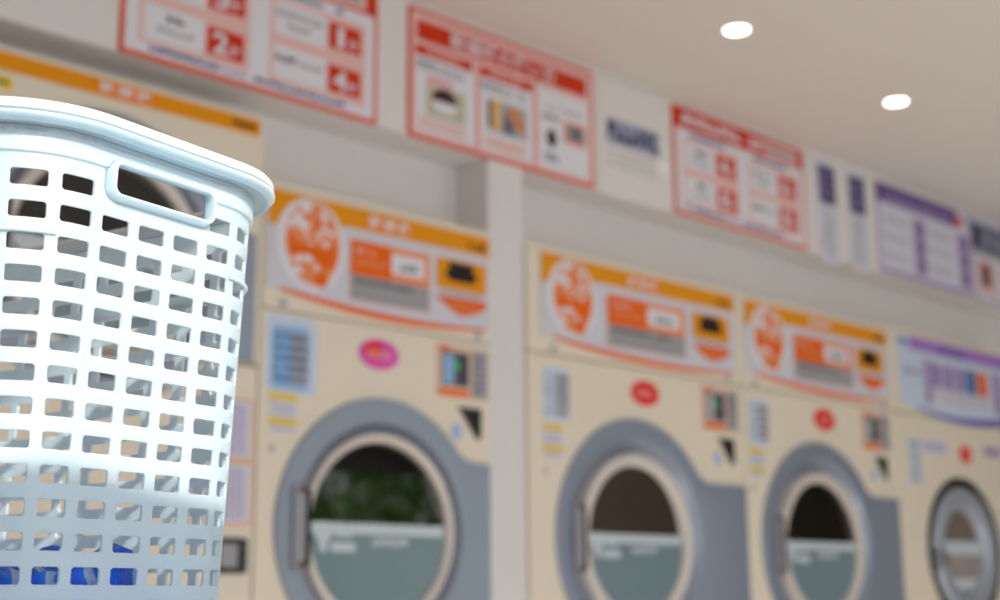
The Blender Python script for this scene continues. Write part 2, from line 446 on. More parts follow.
def dryer(label, x0, x1, px0, px1, cx, ro, rr, badge, bx, dx, lay, big=False, ztop=.895):
    cz = Z(.154)
    root = empty('coin_dryer', ((x0 + x1) / 2, .4, 0), label, 'dryer', 'cream coin dryers with orange headers')
    C = PM(); cabinet_front(C, x0, x1, .08, Z(.6095), cx, cz, ro - .045, 0, .82, 'cream'); C.build('cabinet', root, bevel=.004)
    K = PM(); K.box(x0 + .02, x1 - .02, .04, .8, 0, .08, 'dark'); K.build('plinth', root)
    B = PM(); B.box(x0, x1, -.002, .118, Z(.613), Z(ztop), 'cream'); B.build('header_box', root, bevel=.005)
    header(root, px0, px1, Z(.636), Z(.874), -.002, 'orange', lay)
    bolts(root, px0 + .045, px1 - .035, -.002)
    surround('surround', root, cx, cz, ro, x1 - .002, Z(.318), cz - .36, ro - .055, rr + .004)
    door(root, cx - (.006 if big else .003), cz, .1935, rr - .003, Z(.168), int(cx * 10))
    stickers(root, px0, px1, 0, badge, bx, dx, big)
    return root

dryer('cream coin dryer with a pink oval badge, just left of the white pillar', 1.675, 2.343, 1.6847, 2.338, 2.0127, .293, .2175, 'pink', 1.996, 2.172,
      dict(seal=.112, tc=.335, tw=.115, ob=(.222, .456), yb=(.480, .641)), big=True)
dryer('cream coin dryer with a red oval badge, just right of the white pillar', 2.474, 3.366, 2.522, 3.336, 2.8823, .319, .229, 'red', 2.926, 3.177,
      dict(seal=.113, tc=.40, tw=.115, ob=(.250, .578), yb=(.615, .785)))
dryer('cream coin dryer with a red oval badge, next to the purple-headed washer', 3.370, 4.208, 3.390, 4.186, 3.7507, .319, .229, 'red', 3.795, 4.012,
      dict(seal=.113, tc=.40, tw=.115, ob=(.250, .575), yb=(.605, .765)))

# stacked dryer behind the basket
def stacked_dryer():
    x0, x1 = .985, 1.672; cx, cz = 1.312, Z(.664)
    root = empty('coin_dryer', ((x0 + x1) / 2, .4, 0), 'tall stacked cream dryer behind the white basket, with only a yellow strip on top', 'dryer', 'cream coin dryers with orange headers')
    C = PM(); cabinet_front(C, x0, x1, Z(.487), Z(1.03), cx, cz, .245, 0, .6, 'cream')
    C.build('upper_cabinet', root, bevel=.004)
    L = PM(); L.box(x0, x1, 0, .82, .08, Z(.483), 'cream'); L.build('lower_cabinet', root, bevel=.005)
    K = PM(); K.box(x0 + .02, x1 - .02, .04, .8, 0, .08, 'dark'); K.build('plinth', root)
    T = PM(); a, b = 1.012, 1.658
    T.prism(rrect(a, b, Z(.983), Z(1.018), .004), -.003, 0, 'p_yellow')
    T.prism(ell(1.335, Z(1.0005), .075, .0165, 28), -.0034, -.001, 'p_amber')
    text(T, '乾 燥 機', 1.278, 1.392, Z(.989), Z(1.013), -.0040, 'p_white')
    scribble(T, 1.590, 1.648, Z(.991), Z(1.009), -.0038, 'p_black', 6, 1, .05, 3)
    T.build('title_strip', root)
    S_ = PM(); S_.rect(1.02, 1.10, Z(.945), Z(.97), -.002, 0, 'p_lemon'); scribble(S_, 1.026, 1.095, Z(.951), Z(.964), -.0026, 'p_dkgrey', 6, 1, .2); S_.build('caution_sticker', root)
    surround('surround', root, cx, cz, .29, x1 - .014, Z(.762), Z(.49), .238, .221)
    door(root, cx, cz, .1935, .2175, cz + .014)
    for zt in (.411, .281):
        N = PM(); N.rect(1.50, 1.662, Z(zt - .126), Z(zt), -.001, 0, 'p_salmon'); N.rect(1.504, 1.658, Z(zt - .122), Z(zt - .004), -.0016, 0, 'p_lav')
        scribble(N, 1.515, 1.648, Z(zt - .115), Z(zt - .012), -.002, 'p_mauve', 10, 7, .2, 3)
        N.build('notice_sticker', root)['label'] = 'lavender notice with a red border'
    D = PM(); D.prism(rrect(1.58, 1.655, Z(.058), Z(.128), .006), -.006, 0, 'dark'); D.prism(rrect(1.59, 1.63, Z(.07), Z(.116), .004), -.007, 0, 'p_grey'); D.build('coin_slot', root)
stacked_dryer()

# ------------------------------------------------------------------ washer with a purple header
def washer():
    x0, x1 = 4.2115, 5.10; cx, cz = 4.632, Z(.158)
    root = empty('coin_washer', ((x0 + x1) / 2, .4, 0), 'cream washer with a purple header band and a black-rimmed silver door', 'washer')
    C = PM(); cabinet_front(C, x0, x1, .08, Z(.6095), cx, cz, .235, 0, .82, 'cream'); C.build('cabinet', root, bevel=.004)
    K = PM(); K.box(x0 + .02, x1 - .02, .04, .8, 0, .08, 'dark'); K.build('plinth', root)
    B = PM(); B.box(x0, x1, -.002, .118, Z(.613), Z(.905), 'cream'); B.build('header_box', root, bevel=.005)
    a, b = 4.262, 5.07; n = 24
    P = PM(); y = -.002
    arc = lambda u, d=0: Z(.598 + d + .055 * (1.75 * u - 1) ** 2)
    bot = [(a + (b - a) * i / n, arc(i / n)) for i in range(n + 1)]
    P.prism(bot + [(b, Z(.883)), (a, Z(.883))], y - .004, y, 'p_paleblue')
    sw = [(a + .10 + (b - a - .10) * i / n, arc((.10 + (b - a - .10) * i / n) / (b - a), .003), .005 + .02 * min(1, i / 14)) for i in range(n + 1)]
    P.prism([(p, q) for p, q, w in sw] + [(p, q + w) for p, q, w in reversed(sw)], y - .005, y, 'p_violet')
    hp = P.build('header_panel', root); k = y - .0046
    T = PM()
    T.prism([(a + .07, Z(.836)), (b, Z(.836)), (b, Z(.882)), (a + .085, Z(.882))], k - .0006, k + .0002, 'p_purple')
    T.rect(a + .28, a + .46, Z(.838), Z(.872), k - .0008, k, 'p_violet')
    scribble(T, a + .20, a + .46, Z(.845), Z(.870), k - .001, 'p_mauve', 8, 1, .3, 2)
    scribble(T, a + .004, a + .07, Z(.845), Z(.870), k - .001, 'p_navy', 4, 1, .1, 2)
    T.build('title_strip', hp)
    G = PM(); ga, gb = a + .165, b - .165
    G.rect(ga, gb, Z(.655), Z(.81), k - .0006, k, 'p_lav')
    G.rect(ga, ga + .04, Z(.655), Z(.81), k - .0010, k, 'p_mauve')
    for i, m in enumerate(('p_mauve', 'p_mauve', 'p_mauve', 'p_teal', 'p_orange')):
        xa = a + .205 + i * .085
        G.rect(xa, xa + .072, Z(.715), Z(.805), k - .0010, k, m)
        G.rect(xa + .05, xa + .064, Z(.72), Z(.80), k - .0013, k, 'p_violet' if i < 3 else ('p_navy' if i == 3 else 'p_orange'))
        scribble(G, xa, xa + .07, Z(.665), Z(.71), k - .0012, 'p_midgrey', 3, 2, .3, i)
    scribble(G, a + .03, a + .15, Z(.745), Z(.775), k - .001, 'p_mauve', 5, 1, .2, 1)
    G.rect(gb + .02, gb + .09, Z(.66), Z(.81), k - .001, k, 'p_mauve')
    G.build('programme_table', hp)
    D = PM()
    lathe(D, cx, cz, [(.252, .001), (.251, -.006), (.246, -.010), (.238, -.008), (.228, .012)], 'black_rubber')
    g = D.build('door_seal', root); g['label'] = 'black rubber door seal'
    R = PM()
    lathe(R, cx, cz, [(.222, .016), (.221, -.002), (.214, -.012), (.195, -.020), (.165, -.016), (.148, -.006), (.140, .006), (.140, .016)], 'silver')
    d = R.build('door', root); d['label'] = 'round silver door ring'
    W = PM(); W.add(circ3(cx, cz, .1405, .010), [tuple(range(72))], 'door_glass'); W.build('door_glass', d)
    F = PM(); r = .138
    def band(z0, z1, m):
        w = lambda z: math.sqrt(max(0, r * r - (z - cz) ** 2))
        F.prism([(cx - w(z0), z0), (cx + w(z0), z0), (cx + w((z0 + z1) / 2), (z0 + z1) / 2), (cx + w(z1), z1), (cx - w(z1), z1), (cx - w((z0 + z1) / 2), (z0 + z1) / 2)], .0085, .0095, m)
    band(Z(.145), Z(.190), 'film_white'); band(Z(.062), Z(.145), 'film_brown'); band(Z(.025), Z(.062), 'film_white')
    F.build('film', d)
    H = PM(); H.prism(rrect(cx - .225, cx - .190, cz - .07, cz + .005, .012), -.036, -.004, 'silver'); H.prism(rrect(cx - .215, cx - .198, cz - .055, cz - .01, .006), -.040, -.03, 'p_brown')
    H.build('handle', d)
    Q = PM(); Q.rect(x0 + .085, x0 + .165, Z(.375), Z(.53), -.001, 0, 'p_paleblue')
    for i in range(5): scribble(Q, x0 + .09, x0 + .16, Z(.382 + .03 * i), Z(.402 + .03 * i), -.0015, 'p_grey', 6, 1, .1, i)
    Q.build('notice_sticker', root)
    V = PM(); V.rect(x0 + .18, x0 + .34, Z(.485), Z(.53), -.001, 0, 'p_lav'); scribble(V, x0 + .185, x0 + .335, Z(.492), Z(.522), -.0015, 'p_mauve', 8, 2, .2); V.build('caution_sticker', root)
    E_ = PM(); E_.prism(ell(4.688, Z(.496), .042, .031, 30), -.003, 0, 'p_badge_red'); scribble(E_, 4.665, 4.71, Z(.487), Z(.505), -.004, 'p_pink', 4, 2, .3); E_.build('oval_badge', root)
    N = PM(); N.rect(4.83, 4.96, Z(.50), Z(.535), -.001, 0, 'p_mauve'); N.build('label_strip', root)
mat('film_brown', (158, 148, 146), .25, coat=.3)
washer()

# ------------------------------------------------------------------ signs on the bulkhead
YS = .008
def board(name, label, cat, x0, x1, z0, z1, base, edge=None, ew=.011, group='signs along the wall above the machines', rad=.003, th=.005):
    root = empty(name, ((x0 + x1) / 2, YS, z0), label, cat, group)
    P = PM(); P.prism(rrect(x0, x1, z0, z1, rad, 2), YS - th, YS, edge or base)
    if edge: P.prism(rrect(x0 + ew, x1 - ew, z0 + ew, z1 - ew, .002, 1), YS - th - .0005, YS, base)
    P.build('board', root)
    return root, YS - th - .0009

def price_sign(label, x0, digits):
    x1 = x0 + .668; z0, z1 = Z(1.0875), Z(1.4185)
    r, y = board('price_sign', label, 'sign', x0, x1, z0, z1, 'p_white', 'p_border')
    T = PM()
    T.rect(x0 + .006, x1 - .006, Z(1.352), Z(1.412), y, YS, 'p_red')
    T.rect(x0 + .366, x0 + .455, Z(1.36), Z(1.406), y - .0004, YS, 'p_border')
    T.rect(x0 + .458, x0 + .632, Z(1.36), Z(1.406), y - .0004, YS, 'p_pink')
    scribble(T, x0 + .045, x0 + .335, Z(1.362), Z(1.404), y - .0005, 'p_white', 8, 1, .12, 1)
    scribble(T, x0 + .376, x0 + .45, Z(1.364), Z(1.402), y - .0008, 'p_white', 2, 1, .12, 2)
    scribble(T, x0 + .47, x0 + .622, Z(1.366), Z(1.400), y - .0008, 'p_grey', 5, 1, .2, 3)
    T.build('title_band', r)
    B = PM()
    for xo in (.040, .362):
        B.rect(x0 + xo, x0 + xo + .270, Z(1.122), Z(1.322), y, YS, 'p_pink')
        for zt in (1.312, 1.210): B.rect(x0 + xo + .012, x0 + xo + .155, Z(zt - .078), Z(zt), y - .0004, YS, 'p_white')
    scribble(B, x0 + .075, x0 + .25, Z(1.327), Z(1.345), y - .0004, 'p_navy', 9, 1, .1, 4)
    scribble(B, x0 + .395, x0 + .565, Z(1.327), Z(1.345), y - .0004, 'p_navy', 9, 1, .1, 5)
    scribble(B, x0 + .050, x0 + .240, Z(1.104), Z(1.121), y - .0004, 'p_navy', 11, 1, .1, 6)
    scribble(B, x0 + .245, x0 + .305, Z(1.104), Z(1.119), y - .0004, 'p_mauve', 5, 1, .2, 6)
    scribble(B, x0 + .325, x0 + .575, Z(1.104), Z(1.121), y - .0004, 'p_navy', 14, 1, .1, 7)
    scribble(B, x0 + .105, x0 + .150, Z(1.176), Z(1.198), y - .0008, 'p_dkgrey', 2, 1, .05, 8)
    scribble(B, x0 + .085, x0 + .175, Z(1.150), Z(1.168), y - .0008, 'p_grey', 5, 1, .3, 9)
    scribble(B, x0 + .10, x0 + .16, Z(1.278), Z(1.298), y - .0008, 'p_dkgrey', 3, 1, .05, 10)
    scribble(B, x0 + .085, x0 + .175, Z(1.25), Z(1.268), y - .0008, 'p_grey', 5, 1, .3, 11)
    scribble(B, x0 + .378, x0 + .51, Z(1.276), Z(1.296), y - .0008, 'p_grey', 7, 1, .2, 12)
    scribble(B, x0 + .41, x0 + .475, Z(1.25), Z(1.270), y - .0008, 'p_grey', 4, 1, .15, 13)
    scribble(B, x0 + .378, x0 + .435, Z(1.168), Z(1.190), y - .0008, 'p_dkgrey', 4, 1, .1, 14)
    scribble(B, x0 + .44, x0 + .51, Z(1.168), Z(1.186), y - .0008, 'p_grey', 5, 1, .3, 15)
    B.build('price_list', r)
    for (xo, zt), d in zip(((.203, 1.305), (.203, 1.201), (.524, 1.305), (.524, 1.201)), digits):
        Q = PM(); Q.rect(x0 + xo, x0 + xo + .092, Z(zt - .063), Z(zt), y - .0006, YS, 'p_red')
        text(Q, d, x0 + xo + (.024 if d == '1' else .014), x0 + xo + (.044 if d == '1' else .054), Z(zt - .057), Z(zt - .008), y - .0010, 'p_white')
        text(Q, 'ヶ', x0 + xo + .055, x0 + xo + .082, Z(zt - .056), Z(zt - .028), y - .0010, 'p_white')
        Q.build('price_tile', r)['label'] = 'red square price tile'
price_sign('red-edged price sign with red number tiles, nearest the basket', 1.3176, ('3', '2', '1', '4'))
price_sign('red-edged price sign with red number tiles, between the white notice and the narrow notices', 3.092, ('4', '8', '6', '8'))

def guide_sign():
    x0, x1, z0, z1 = 2.0824, 2.745, Z(1.0865), Z(1.4195)
    r, y = board('instruction_sign', 'red-edged sign with a red title bar and two photos, above the white pillar', 'sign', x0, x1, z0, z1, 'p_pink', 'p_border', .010)
    T = PM()
    T.prism(rrect(2.108, 2.717, Z(1.340), Z(1.390), .008), y, YS, 'p_red')
    text(T, '乾燥機の使い方', 2.218, 2.596, Z(1.343), Z(1.388), y - .0005, 'p_white', .012)
    T.build('title_band', r)
    B = PM()
    B.rect(2.104, 2.302, Z(1.106), Z(1.322), y, YS, 'p_white'); B.rect(2.320, 2.508, Z(1.106), Z(1.322), y, YS, 'p_white'); B.rect(2.528, 2.722, Z(1.106), Z(1.325), y, YS, 'p_white')
    B.rect(2.306, 2.311, Z(1.104), Z(1.33), y - .0002, YS, 'p_border'); B.rect(2.513, 2.518, Z(1.104), Z(1.33), y - .0002, YS, 'p_border')
    for a, b in ((2.104, 2.292), (2.320, 2.506)):
        B.rect(a, b, Z(1.299), Z(1.325), y - .0005, YS, 'p_red')
        scribble(B, a + .035, b - .035, Z(1.303), Z(1.321), y - .0009, 'p_pink', 6, 1, .2, 1)
        scribble(B, a + .003, a + .165, Z(1.262), Z(1.288), y - .0005, 'p_grey', 10, 2, .2, 2)
        scribble(B, a + .003, a + .07, Z(1.276), Z(1.288), y - .0007, 'p_dkgrey', 5, 1, .2, 2)
        scribble(B, a + .015, b - .02, Z(1.114), Z(1.146), y - .0005, 'p_salmon', 9, 2, .3, 3)
    B.rect(2.140, 2.225, Z(1.236), Z(1.252), y - .0005, YS, 'p_rose')
    scribble(B, 2.565, 2.705, Z(1.268), Z(1.286), y - .0005, 'p_midgrey', 8, 1, .2, 4)
    scribble(B, 2.545, 2.610, Z(1.240), Z(1.256), y - .0005, 'p_dkgrey', 5, 1, .15, 5)
    scribble(B, 2.552, 2.608, Z(1.126), Z(1.150), y - .0005, 'p_deepnavy', 4, 2, .15, 6)
    B.prism(ell(2.578, Z(1.192), .018, .024, 20), y - .0006, YS, 'p_black')
    B.build('instructions', r)
    F = PM()
    F.rect(2.138, 2.266, Z(1.152), Z(1.232), y - .0008, YS, 'p_olive')
    F.prism(ell(2.198, Z(1.196), .042, .034, 24, -.1, PI + .1), y - .0012, YS, 'p_brown2')
    F.prism(ell(2.198, Z(1.190), .040, .024, 24, PI - .2, 2 * PI + .2), y - .0013, YS, 'p_white')
    F.build('photo', r)['label'] = 'photo of a dark round top over a pale bowl'
    F = PM()
    F.rect(2.344, 2.484, Z(1.160), Z(1.246), y - .0008, YS, 'p_midgrey')
    F.rect(2.344, 2.358, Z(1.170), Z(1.240), y - .0012, YS, 'p_dkgrey'); F.rect(2.358, 2.388, Z(1.165), Z(1.246), y - .0012, YS, 'p_tan')
    F.prism([(2.396, Z(1.165)), (2.440, Z(1.162)), (2.436, Z(1.21)), (2.404, Z(1.235))], y - .0012, YS, 'p_slate')
    F.prism([(2.41, Z(1.22)), (2.44, Z(1.19)), (2.475, Z(1.168)), (2.478, Z(1.20)), (2.45, Z(1.242)), (2.425, Z(1.24))], y - .0014, YS, 'p_skin')
    F.build('photo', r)['label'] = 'photo with tan and orange shapes'
    F = PM()
    F.rect(2.625, 2.712, Z(1.192), Z(1.250), y - .0008, YS, 'p_salmon'); F.rect(2.634, 2.704, Z(1.2), Z(1.243), y - .0012, YS, 'p_grey'); F.rect(2.655, 2.69, Z(1.205), Z(1.243), y - .0014, YS, 'p_slate')
    F.build('photo', r)['label'] = 'small red-edged grey picture'
mat('p_rose', (226, 160, 172), **P_); mat('p_brown2', (74, 40, 48), **P_); mat('p_tan', (222, 176, 104), **P_); mat('p_skin', (208, 138, 96), **P_); mat('p_slate', (112, 108, 122), **P_)
guide_sign()

def white_notice():
    r, y = board('wall_notice', 'plain white notice with a dark blue text block, between two red-edged signs', 'notice', 2.770, 3.058, Z(1.084), Z(1.415), 'p_notice')
    B = PM()
    B.rect(2.800, 3.026, Z(1.232), Z(1.308), y, YS, 'p_slateblue')
    scribble(B, 2.802, 3.024, Z(1.234), Z(1.306), y - .0004, 'p_deepnavy', 7, 1, .22, 3)
    B.build('heading', r)
    L = PM()
    for z in (1.212, 1.192, 1.172): scribble(L, 2.805, 3.02, Z(z - .005), Z(z + .005), y, 'p_midgrey', 16, 1, .3, 1)
    L.build('small_print', r)
mat('p_slateblue', (168, 172, 196), **P_)
white_notice()
def narrow(label, x0, x1):
    r, y = board('narrow_notice', label, 'notice', x0, x1, Z(1.068), Z(1.410), 'p_lav', rad=.02)
    P = PM(); P.rect(x0 + .010, x1 - .010, Z(1.268), Z(1.396), y, YS, 'p_deepnavy')
    scribble(P, x0 + .03, x1 - .03, Z(1.28), Z(1.385), y - .0004, 'p_mauve', 2, 4, .3, 4); P.build('heading', r)
    Q = PM(); scribble(Q, x0 + .022, x1 - .022, Z(1.09), Z(1.25), y, 'p_midgrey', 4, 9, .25, 5); Q.build('small_print', r)
narrow('narrow upright notice with a navy top, next to the red-edged price sign', 3.838, 3.950)
narrow('narrow upright notice with a navy top, next to the purple price table', 4.022, 4.134)
def purple_sign():
    x0, x1 = 4.207, 4.848
    r, y = board('price_table_sign', 'purple-topped price table sign with purple number columns', 'sign', x0, x1, Z(1.092), Z(1.412), 'p_lav', 'p_mauve', .006)
    T = PM(); T.rect(x0, x0 + .555, Z(1.344), Z(1.411), y, YS, 'p_purple2'); scribble(T, x0 + .04, x0 + .50, Z(1.346), Z(1.378), y - .0004, 'p_mauve', 14, 1, .15, 1)
    T.prism(ell(x0 + .57, Z(1.370), .032, .022, 20), y - .0006, YS, 'p_border'); T.build('title_band', r)
    B = PM()
    for a in (.232, .552):
        B.rect(x0 + a, x0 + a + .082, Z(1.118), Z(1.322), y, YS, 'p_mauve')
        for k in range(3): B.prism(ell(x0 + a + .044, Z(1.288 - .068 * k), .026, .024, 18), y - .0004, YS, 'p_purple2')
        for k in range(3): scribble(B, x0 + a + .03, x0 + a + .058, Z(1.28 - .068 * k), Z(1.296 - .068 * k), y - .0008, 'p_lav', 2, 1, .2, k)
    for a, w in ((.03, .17), (.33, .17)):
        for k in range(3): scribble(B, x0 + a, x0 + a + w, Z(1.272 - .066 * k), Z(1.302 - .066 * k), y, 'p_midgrey', 8, 2, .3, k)
    B.rect(x0 + .01, x1 - .01, Z(1.096), Z(1.108), y, YS, 'p_mauve')
    B.build('price_list', r)
mat('p_purple2', (112, 80, 148), **P_)
purple_sign()
def dark_sign():
    x0, x1 = 4.866, 5.46
    r, y = board('instruction_sign', 'pale sign with a navy heading and a brown photo, cut off by the picture edge', 'sign', x0, x1, Z(1.092), Z(1.416), 'p_lav', 'p_mauve', .005)
    T = PM(); T.rect(x0 + .004, x1 - .004, Z(1.268), Z(1.398), y, YS, 'p_slate2'); T.rect(x0 + .02, x0 + .07, Z(1.31), Z(1.375), y - .0004, YS, 'p_deepnavy')
    scribble(T, x0 + .01, x1 - .01, Z(1.28), Z(1.39), y - .0006, 'p_deepnavy', 9, 2, .25, 2); T.build('title_band', r)
    F = PM(); F.rect(x0 + .03, x0 + .17, Z(1.12), Z(1.25), y, YS, 'p_pink'); F.rect(x0 + .06, x0 + .135, Z(1.15), Z(1.235), y - .0004, YS, 'p_brown'); F.build('photo', r)
mat('p_slate2', (150, 154, 172), **P_)
dark_sign()

# ------------------------------------------------------------------ downlights
def downlight(x, y, label):
    root = empty('downlight', (x, y, CEIL), label, 'ceiling light', 'recessed ceiling downlights')
    def ring(rs): return [[(x + r * math.cos(2 * PI * i / 32), y + r * math.sin(2 * PI * i / 32), CEIL + dz) for i in range(32)] for r, dz in rs]
    P = PM(); P.loops(ring([(.040, .001), (.040, -.003), (.037, -.005), (.032, -.003), (.031, .001)]), 'light_trim'); P.build('trim_ring', root)
    L = PM(); L.loops(ring([(.0315, -.0015), (.018, -.0035)]), 'lamp', True, False, True); L.build('lens', root)['label'] = 'glowing round lens'
downlight(2.815, -.434, 'round glowing downlight above the sign over the white pillar')
downlight(3.597, -.434, 'round glowing downlight above the right-hand red-edged price sign')
for x in (2.033, 2.815, 3.597, 5.75): downlight(x, -1.87, 'round glowing downlight of the row near the shop window')

# ------------------------------------------------------------------ laundry basket
TH = math.radians(13)
BU, BV = .6995, .933           # centre in the turned frame, measured from the camera
def uv2w(u, v): return (u * math.cos(TH) - v * math.sin(TH), CAMY + u * math.sin(TH) + v * math.cos(TH))
HA, HB, R0 = .1575, .213, .095
REF = .074
SEG = [HA - R0, REF * PI / 2, 2 * (HB - R0), REF * PI / 2, 2 * (HA - R0), REF * PI / 2, 2 * (HB - R0), REF * PI / 2, HA - R0]
PER = sum(SEG)
def per(s, o):
    """point of the rounded outline at distance s along it, inset by o; returns u, v and the outward normal"""
    s %= PER; r = R0 - o; a, b = HA - R0, HB - R0
    cor = [(a, -b, -90), (a, b, 0), (-a, b, 90), (-a, -b, 180)]
    st = [((0, -b), (1, 0), (0, -1)), None, ((a, -b), (0, 1), (1, 0)), None, ((a, b), (-1, 0), (0, 1)), None, ((-a, b), (0, -1), (-1, 0)), None, ((-a, -b), (1, 0), (0, -1))]
    for i, L in enumerate(SEG):
        if s <= L or i == 8:
            if st[i]:
                (pu, pv), (du, dv), (nu, nv) = st[i]
                return pu + du * s + nu * r, pv + dv * s + nv * r, nu, nv
            cu, cv, a0 = cor[i // 2]; t = math.radians(a0) + s / REF
            return cu + r * math.cos(t), cv + r * math.sin(t), math.cos(t), math.sin(t)
        s -= L
def inset(h): return .021 + .052 * (.259 - h)
def bpt(s, o, h):
    u, v, _, _ = per(s, o); x, y = uv2w(BU + u, BV + v); return (x, y, Z(h))
BASE_H = -.20
def basket():
    bx, by = uv2w(BU, BV)
    root = empty('laundry_basket', (bx, by, Z(BASE_H)), 'tall pale blue plastic laundry basket with rectangular holes and a side handle', 'laundry basket')
    NC = 35; pitch = PER / NC; s0 = -.0065
    rows = [.281 - .02188 * j for j in range(21)]
    hw, hh, cr = .0124, .0058, .0015
    def whalf(k): return .0124 if k in (-3, -4, 34, 33) else hw
    sl = set(); holes = []
    for k in range(NC):
        kk = k if k < 30 else k - NC
        c = s0 + pitch * k; w = whalf(kk)
        for d in (-w, -w + cr, -w / 3, w / 3, w - cr, w): sl.add(round(c + d, 6))
        sl.add(round(c + pitch / 2, 6))
        holes.append((c, w))
    hs0, hs1 = -.0495, .0470
    for base in (0, PER / 2):
        for a in (hs0, hs1): sl.add(round(base + a, 6))
    sl = sorted({round((x + .4) % PER - .4, 6) for x in sl})
    # merge almost equal lines
    ss = [sl[0]]
    for x in sl[1:]:
        if x - ss[-1] > .0004: ss.append(x)
    while ss[-1] - ss[0] > PER - .0004: ss.pop()
    hz0, hz1 = .2798, .3022
    hl = {BASE_H, BASE_H + .012, .2975, .3165}
    for c in rows:
        for d in (-hh, -hh + cr, hh - cr, hh): hl.add(round(c + d, 6))
    hl |= {hz0, hz1, .2985}
    hl = sorted(hl)
    h2 = [hl[0]]
    for x in hl[1:]:
        if x - h2[-1] > .00035: h2.append(x)
    hl = h2
    def off(h): return inset(h) - (.0022 if h > .2978 else 0)
    bm = bmesh.new()
    n = len(ss)
    V = [[bm.verts.new(bpt(s, off(h), h)) for s in ss] for h in hl]
    def state(sm, hm):
        d0 = abs(((sm + PER / 2) % PER) - PER / 2); 
        for base in (0, PER / 2):
            q = ((sm - base + PER / 2) % PER) - PER / 2
            if hs0 < q < hs1 and hz0 < hm < hz1: return 'hole', 0, 0
            if hs0 - .004 < q < hs1 + .004 and hz0 - .005 < hm: return 'solid', 0, 0
        for c, w in holes:
            q = ((sm - c + PER / 2) % PER) - PER / 2
            if abs(q) < w:
                for r in rows:
                    p = hm - r
                    if abs(p) < hh:
                        if abs(q) > w - cr and abs(p) > hh - cr: return 'corner', (1 if q > 0 else -1), (1 if p > 0 else -1)
                        return 'hole', 0, 0
        return 'solid', 0, 0
    for j in range(len(hl) - 1):
        hm = (hl[j] + hl[j + 1]) / 2
        for i in range(n):
            i2 = (i + 1) % n
            sa = ss[i]; sb = ss[i2] if i2 else ss[0] + PER
            t, qs, ps = state((sa + sb) / 2, hm)
            q = [V[j][i], V[j][i2], V[j + 1][i2], V[j + 1][i]]
            if t == 'solid': bm.faces.new(q)
            elif t == 'corner':
                # keep the triangle at the outer corner of the hole
                k = {(1, 1): 0, (-1, 1): 1, (-1, -1): 2, (1, -1): 3}[(qs, ps)]
                bm.faces.new([v for m_, v in enumerate(q) if m_ != k])
    bmesh.ops.recalc_face_normals(bm, faces=bm.faces)
    bmesh.ops.delete(bm, geom=[v for v in bm.verts if not v.link_faces], context='VERTS')
    bmesh.ops.solidify(bm, geom=list(bm.faces), thickness=.0024)
    # keep the outside where it was computed
    me = bpy.data.meshes.new('basket_wall')
    cen = Vector((bx, by, Z(BASE_H)))
    for v in bm.verts: v.co -= cen
    # floor of the basket
    for hh_ in (BASE_H, BASE_H + .004): pass
    lo = [bm.verts.new(Vector(bpt(s, off(BASE_H), BASE_H)) - cen) for s in ss]
    hi = [bm.verts.new(Vector(bpt(s, off(BASE_H), BASE_H + .004)) - cen) for s in ss]
    bm.faces.new(list(reversed(lo))); bm.faces.new(hi)
    for i in range(n): bm.faces.new((lo[i], lo[(i + 1) % n], hi[(i + 1) % n], hi[i]))
    bmesh.ops.recalc_face_normals(bm, faces=bm.faces)
    for f in bm.faces: f.smooth = True
    bm.to_mesh(me); bm.free()
    me.set_sharp_from_angle(angle=math.radians(32)); me.materials.append(MATS['basket_blue'])
    o = bpy.data.objects.new('basket_wall', me); COL.objects.link(o); o.parent = root; OFF[o] = cen
    # rim: a rolled lip swept round the outline
    prof = [(.0195, .3125), (.0195, .3235), (.0135, .3286), (.0085, .3305), (.0048, .3308), (.0020, .3298), (.0004, .3276), (.0003, .3248), (.0012, .3233), (.0046, .3227),
            (.0046, .3219), (.0010, .3214), (-.0004, .3206), (-.0006, .3197), (.0002, .3189), (.0042, .3150), (.0052, .3149), (.0060, .3160), (.0085, .3172), (.0160, .3160), (.0160, .3125)]
    NS = 160
    R = PM()
    sweep = lambda pr: [[bpt(PER * i / NS, p, h) for i in range(NS)] for p, h in pr]
    R.loops(sweep(prof[:11]), 'rim_sunlit', True)
    R.build('rim', root, sharp=40)['label'] = 'rounded rim, sunlit white painted in'
    R = PM(); R.loops(sweep(prof[10:] + prof[:1]), 'basket_blue', True)
    R.build('lip', root, sharp=40)['label'] = 'pale blue lip under the rim'
    # handles: raised hoods round the slots
    for base in (0, PER / 2):
        H = PM()
        cs, ch = base + (hs0 + hs1) / 2, (hz0 + hz1) / 2; a, b = (hs1 - hs0) / 2, (hz1 - hz0) / 2
        def loop(g, d, r):
            pts = rrect(-a - g, a + g, -b - g, b + g, r + g, 5)
            return [bpt(cs + p, inset(ch + q) - d, ch + q) for p, q in pts]
        H.loops([loop(-.0004, -.0030, .006), loop(-.0006, .0066, .006), loop(-.0002, .0076, .006), loop(.0008, .0079, .006), loop(.0016, .0072, .006), loop(.0032, .0016, .006), loop(.0044, -.0005, .006)], 'basket_blue', True)
        H.build('handle', root, sharp=50)['label'] = 'slot handle with a raised hood'
    # short ribs round the two long sides
    for s_a, s_b in ((.0755, PER / 2 - .0755), (PER / 2 + .0755, PER - .0885)):
        Q = PM(); m_ = 48; hr = .2445; pr = [(.0005, -.0014), (-.0022, -.0014), (-.0028, 0), (-.0022, .0012), (.0005, .0014)]
        rings = []
        for i in range(m_ + 1):
            s = s_a + (s_b - s_a) * i / m_
            rings.append([bpt(s, inset(hr + q) + p, hr + q) for p, q in pr])
        Q.loops(rings, 'basket_blue', True, True, True); Q.build('rib', root, sharp=45)
    return root
basket()

